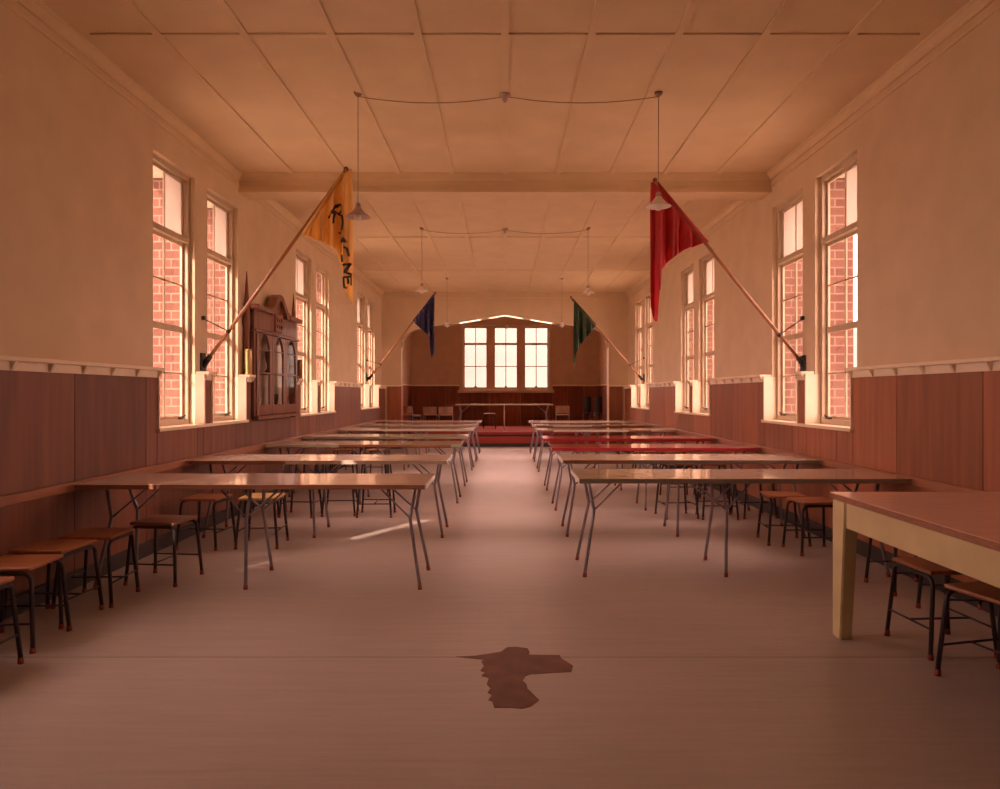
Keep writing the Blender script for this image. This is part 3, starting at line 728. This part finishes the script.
# ------------------------------------------------------------------ flags
def interp(poly, x):
    for (x0, y0), (x1, y1) in zip(poly[:-1], poly[1:]):
        if (x0 <= x <= x1): return y0 + (y1 - y0) * ((x - x0) / max(1e-6, x1 - x0))
    return poly[0][1] if x < poly[0][0] else poly[-1][1]
def make_flag(label, Y, s, bracket, tip, wire_wall, wire_pole_t, topline, botline, cloth, folds, strokes=None, amp=.035):
    """topline / botline: cloth upper and lower edge, measured in the pole's vertical plane at depth Y"""
    b = at(*bracket, Y); t = at(*tip, Y)
    wallx = s * (DX if False else WX)
    root = empty('wall_flag', (wallx, Y, b.z), label, 'flag', 'flags on poles angled out from the side walls')
    d = (t - b).normalized()
    base = b - d * .02
    MB().tube([base, t], .0175, 12).build('pole', M['pole'], root)
    MB().lathe([(.018, t.z - .012), (.026, t.z + .005), (.02, t.z + .025), (.006, t.z + .034)], t.x, t.y, 10).build('pole_tip', M['wood_dark'], root)
    bk = MB().bbox(wallx, wallx - s * .018, Y - .055, Y + .055, max(b.z - .09, ZR + .002), b.z + .09, .004, 1)
    bk.tube([(wallx - s * .01, Y, b.z - .03), base + d * .02], .03, 10)
    bk.tube([base - d * .03, base + d * .10], [.032, .026], 12)
    bk.build('bracket', M['black'], root)
    w = at(*wire_wall, Y); w.x = wallx
    pp = b.lerp(t, wire_pole_t)
    MB().tube([w, pp], .006, 8).tube([w + Vector((0, 0, 0)), w - Vector((s * .03, 0, 0))], .022, 10).tube([pp - d * .018, pp + d * .018], .0225, 12).build('stay', M['black'], root)
    x0, x1 = topline[0][0], topline[-1][0]
    zt, zb = None, None
    def yo(x, y):
        u = (x - x0) / (x1 - x0); top = interp(topline, x); v = max(0, min(1.5, (y - top) / 60.0))
        k = min(1, v * 3)
        return (amp * math.sin(2 * math.pi * folds * u + .6) + .45 * amp * math.sin(2 * math.pi * folds * 2.3 * u + 2.0 + v)) * k
    nx, ny = 64, 40
    cl = MB(); g = []
    for i in range(nx + 1):
        x = x0 + (x1 - x0) * i / nx; ty = interp(topline, x); by = max(ty + .3, interp(botline, x)); col = []
        for j in range(ny + 1):
            y = ty + (by - ty) * j / ny; p = at(x, y, Y); p.y += yo(x, y); col.append(cl.bm.verts.new(p))
        g.append(col)
    for i in range(nx):
        for j in range(ny):
            f = cl.bm.faces.new([g[i][j], g[i + 1][j], g[i + 1][j + 1], g[i][j + 1]]); f.smooth = True
    co = cl.build('cloth', cloth, root)
    so = co.modifiers.new('thickness', 'SOLIDIFY'); so.thickness = .004; so.offset = 0
    MB().tube([at(topline[0][0], topline[0][1], Y) if s < 0 else at(topline[-1][0], topline[-1][1], Y),
               b.lerp(t, .985)], .022, 10).build('sleeve', cloth, root)
    if strokes:
        lt = MB()
        for pl, wd in strokes:
            fine = []
            for (ax, ay), (bx_, by_) in zip(pl[:-1], pl[1:]):
                m_ = max(2, int(math.hypot(bx_ - ax, by_ - ay) / .6))
                fine += [(ax + (bx_ - ax) * k / m_, ay + (by_ - ay) * k / m_) for k in range(m_)]
            fine.append(pl[-1])
            pv = []
            for k, (x, y) in enumerate(fine):
                xa, ya = fine[max(0, k - 1)]; xb, yb = fine[min(len(fine) - 1, k + 1)]
                l = math.hypot(xb - xa, yb - ya) or 1; wd_ = wd * .85; nx_, ny_ = -(yb - ya) / l * wd_ / 2, (xb - xa) / l * wd_ / 2
                row = []
                for sg in (-1, 1):
                    p = at(x + sg * nx_, y + sg * ny_, Y); p.y += min(yo(x + sg * nx_ + q, y + sg * ny_) for q in (-1.5, -.75, 0, .75, 1.5)) - .016; row.append(lt.bm.verts.new(p))
                pv.append(row)
            for k in range(len(pv) - 1): lt.bm.faces.new([pv[k][0], pv[k][1], pv[k + 1][1], pv[k + 1][0]])
        lo = lt.build('lettering', M['black'], co)
        so = lo.modifiers.new('thickness', 'SOLIDIFY'); so.thickness = .003; so.offset = 0
        lo['label'] = 'black hand cut lettering running down the cloth'
    return root

Z2 = lambda l: [(320 + x / 7.9, 195 + y / 7.9) for x, y in l]
LETTERS = [
 (Z2([(70, 188), (92, 160), (118, 130), (140, 92), (155, 70), (170, 88), (172, 115), (150, 150), (118, 142)]), 2.1),
 (Z2([(100, 150), (128, 160), (122, 195), (118, 238)]), 2.3), (Z2([(140, 150), (160, 160), (175, 165)]), 1.8),
 (Z2([(165, 172), (188, 178), (193, 225), (188, 280), (165, 298), (145, 300)]), 2.1),
 (Z2([(178, 388), (196, 352), (214, 384)]), 2.6), (Z2([(184, 378), (210, 376)]), 2.2),
 (Z2([(198, 425), (220, 428), (232, 488)]), 2.3), (Z2([(184, 482), (188, 540)]), 2.3),
 (Z2([(192, 565), (242, 545), (205, 618), (252, 628)]), 2.5),
 (Z2([(255, 640), (198, 662), (203, 735), (218, 742)]), 2.4), (Z2([(226, 662), (228, 705)]), 2.2), (Z2([(250, 655), (250, 718)]), 2.2)]
M['yellow'] = cloth_material('golden_yellow_cloth', (1.0, .70, .30), .5)
M['redflag'] = cloth_material('crimson_cloth', (.66, .085, .10), .5)
M['blueflag'] = cloth_material('navy_blue_cloth', (.06, .07, .20), .25, ((.30, .32, .42), .60, (3, 1, .9)))
M['greenflag'] = cloth_material('bottle_green_cloth', (.05, .10, .06), .25, ((.45, .40, .12), .68, (3, 1, 1)))
make_flag('golden yellow flag with black lettering on angled pole, front left', 7.32, -1, (206, 362), (346, 170), (202, 318), .16,
          [(303, 234.5), (345.5, 170), (351.5, 169)],
          [(303, 236), (312, 238), (319, 241), (332, 247), (337, 252), (338.2, 260), (341, 266), (343, 275), (344.8, 291), (349, 298), (350.8, 303), (351.5, 300)],
          M['yellow'], 4.2, LETTERS, .045)
make_flag('crimson red flag hanging on angled pole, front right', 7.42, 1, (803, 364), (655, 181), (806, 318), .16,
          [(650.8, 182), (655, 182.5), (707, 243)],
          [(650.8, 306), (653.5, 315), (656, 322), (657.5, 320), (658, 293), (660.3, 288), (661, 270), (669, 261), (683.5, 250), (702.5, 243.5), (707, 244)],
          M['redflag'], 4.0, None, .045)
make_flag('navy blue flag hanging on angled pole, far left by the alcove', 16.02, -1, (370, 377.5), (435, 293.5), (367, 360), .16,
          [(413.5, 321), (432, 297.5), (434.5, 296.8)],
          [(413.5, 322), (422.8, 330.5), (428.5, 335.5), (430, 341), (430.3, 351), (431.4, 358), (434, 352.5), (434.5, 352)],
          M['blueflag'], 3.6, None, .05)
make_flag('dark green flag hanging on angled pole, far right by the alcove', 15.92, 1, (641, 378), (571, 297.5), (644, 358), .16,
          [(573.8, 303), (575.5, 302.5), (596, 325)],
          [(573.8, 362), (575, 367), (575.6, 360), (576.4, 352), (580, 346), (583, 341.5), (588.5, 335), (592.5, 329), (596, 325.6)],
          M['greenflag'], 3.6, None, .05)

# ------------------------------------------------------------------ pendant lamps and the cables slung between them
def pendant(x, Y, zb, mshade, label, k=.78):
    t = empty('pendant_lamp', (x, Y, H), label, 'lamp', 'pendant lamps hanging from the ceiling')
    MB().lathe([(.035, H), (.035, H - .012), (.02, H - .03), (.008, H - .04)], x, Y, 14).build('ceiling_hook', M['cord'], t)
    MB().tube([(x, Y, H - .03), (x, Y, zb + .10)], .003, 6).build('cord', M['cord'], t)
    MB().lathe([(.012, zb + .125), (.022, zb + .115), (.024, zb + .07), (.020, zb + .065)], x, Y, 14).build('lamp_holder', M['shade_tan'], t)
    MB().lathe([(.024, zb + .085), (.036, zb + .066), (.080 * k, zb + .036), (.130 * k, zb + .008), (.138 * k, zb + .002), (.132 * k, zb + .002), (.078 * k, zb + .029), (.030, zb + .058), (.022, zb + .070)], x, Y, 24).build('lamp_shade', mshade, t)
    MB().lathe([(.010, zb + .062), (.014, zb + .05), (.028, zb + .015), (.030, zb - .005), (.022, zb - .026), (.006, zb - .034)], x, Y, 16).build('bulb', M['white'], t)
    return t
pendant(-1.245, 6.10, 2.85, M['shade_tan'], 'pendant lamp with shadow tinted tan shade beside the yellow flag')
pendant(1.30, 6.10, 2.94, M['white'], 'pendant lamp with pale shade in front of the red flag')
pendant(-1.275, 11.05, 2.93, M['white'], 'pendant lamp above the navy flag, mid hall on the left')
pendant(1.275, 11.05, 2.90, M['white'], 'pendant lamp above the green flag, mid hall on the right')
pendant(-1.27, 15.8, 2.85, M['white'], 'small far pendant lamp by the left slope of the arch', .48)
pendant(1.25, 15.8, 2.85, M['white'], 'small far pendant lamp by the right slope of the arch', .48)
pendant(.06, 21.0, 3.30, M['white'], 'pendant lamp inside the alcove above the middle window', .48)
for (Y, xa, xb, lb) in ((6.1, -1.245, 1.30, 'slack lighting cable under the ceiling at the near pair of lamps'), (11.05, -1.275, 1.275, 'slack lighting cable under the ceiling at the middle pair of lamps')):
    c = empty('ceiling_cable', (0, Y, H), lb, 'cable')
    MB().lathe([(.045, H - .014), (.045, H - .03), (.028, H - .05), (.012, H - .085)], 0, Y, 14).build('ceiling_rose', M['shade_tan'], c)
    k = MB()
    for x0, x1 in ((xa, 0), (0, xb)):
        k.tube([(x0 + (x1 - x0) * i / 20, Y, H - .035 - .055 * 4 * (i / 20) * (1 - i / 20)) for i in range(21)], .0035, 6)
    k.build('cord', M['cord'], c)

# ------------------------------------------------------------------ worn patch in the floor sheet
pp = [(123, 172), (210, 168), (330, 150), (360, 128), (400, 126), (455, 133), (465, 150), (462, 163), (605, 165), (613, 180), (668, 215), (660, 243), (560, 248), (470, 253), (445, 262), (432, 285),
      (450, 300), (455, 322), (480, 345), (510, 375), (470, 405), (430, 415), (380, 410), (300, 410), (290, 380), (272, 375), (290, 350), (268, 340), (283, 320), (265, 300), (275, 270), (240, 262), (258, 245), (235, 238), (252, 215), (240, 195), (255, 185), (190, 180)]
pt = MB(); poly = []
for x, y in pp:
    py = 620 + y / 4.667; px = 430 + x / 4.667; Y = F * CH / (py - CY); poly.append(((px - CX) * Y / F, Y))
from mathutils.geometry import tessellate_polygon
lo_ = [pt.bm.verts.new((x, y, .0002)) for x, y in poly]; hi_ = [pt.bm.verts.new((x, y, .002)) for x, y in poly]
for tri in tessellate_polygon([[Vector((x, y, 0)) for x, y in poly]]):
    pt.bm.faces.new([hi_[i] for i in tri]); pt.bm.faces.new([lo_[i] for i in reversed(tri)])
for i in range(len(poly)):
    j = (i + 1) % len(poly); pt.bm.faces.new([lo_[i], lo_[j], hi_[j], hi_[i]])
tag(pt.build('floor_patch', M['stain']), 'ragged dark red brown patch on the bare floor, centre front', 'patch')

# ------------------------------------------------------------------ light
W = bpy.data.worlds.new('sky'); scene.world = W; W.use_nodes = True
nt = W.node_tree; bg = nt.nodes['Background']
tc = nt.nodes.new('ShaderNodeTexCoord'); sp = nt.nodes.new('ShaderNodeSeparateXYZ'); nt.links.new(tc.outputs['Generated'], sp.inputs[0])
cr = nt.nodes.new('ShaderNodeValToRGB')
SKY = (1.0, .42, .26)
cr.color_ramp.elements[0].position = 0.0; cr.color_ramp.elements[0].color = (1.0, .57, .48, 1)
cr.color_ramp.elements[1].position = .6; cr.color_ramp.elements[1].color = (1.0, .55, .44, 1)
nt.links.new(sp.outputs['Z'], cr.inputs['Fac']); nt.links.new(cr.outputs['Color'], bg.inputs['Color'])
bg.inputs['Strength'].default_value = 12.6

sl = bpy.data.lights.new('sun', 'SUN'); sl.energy = 8.0; sl.angle = math.radians(.6); sl.color = (1.0, .62, .46)
so_ = bpy.data.objects.new('sun', sl); COL.objects.link(so_); so_.location = (-20, -30, 20)
el = math.radians(30); so_.rotation_euler = Vector((.495 * math.cos(el), .869 * math.cos(el), -math.sin(el))).to_track_quat('-Z', 'Y').to_euler()

def portal(name, loc, rot, sx, sy):
    l = bpy.data.lights.new(name, 'AREA'); l.shape = 'RECTANGLE'; l.size = sx; l.size_y = sy; l.cycles.is_portal = True
    o = bpy.data.objects.new(name, l); COL.objects.link(o); o.location = loc; o.rotation_euler = rot
for s in (-1, 1):
    for i, (a, b) in enumerate(SIDE_OPEN[s]):
        portal('window_light_portal', (s * (WX + BRK[s] + .02), (a + b) / 2, (ZS + ZT) / 2), (math.pi / 2, 0, math.pi / 2 if s > 0 else -math.pi / 2), b - a + .1, ZT - ZS + .1)
portal('window_light_portal', (.03, YA + .32, (ZA0 + ZA1) / 2), (math.pi / 2, 0, math.pi), 2.8, ZA1 - ZA0 + .1)

# ------------------------------------------------------------------ camera
cam = bpy.data.cameras.new('camera'); co = bpy.data.objects.new('camera', cam); COL.objects.link(co)
co.location = (0, 0, CH); co.rotation_euler = (math.pi / 2, 0, 0)
cam.sensor_width = 36; cam.lens = F / 1000 * 36; cam.shift_x = -.005; cam.shift_y = 0; cam.clip_start = .05; cam.clip_end = 500
scene.camera = co
scene.view_settings.view_transform = 'Standard'; scene.view_settings.look = 'None'
scene.view_settings.gamma = 1; scene.view_settings.use_curve_mapping = False
scene.view_settings.exposure = 0.0
scene.cycles.max_bounces = 14; scene.cycles.diffuse_bounces = 8; scene.cycles.transparent_max_bounces = 12
scene.cycles.sample_clamp_indirect = 8
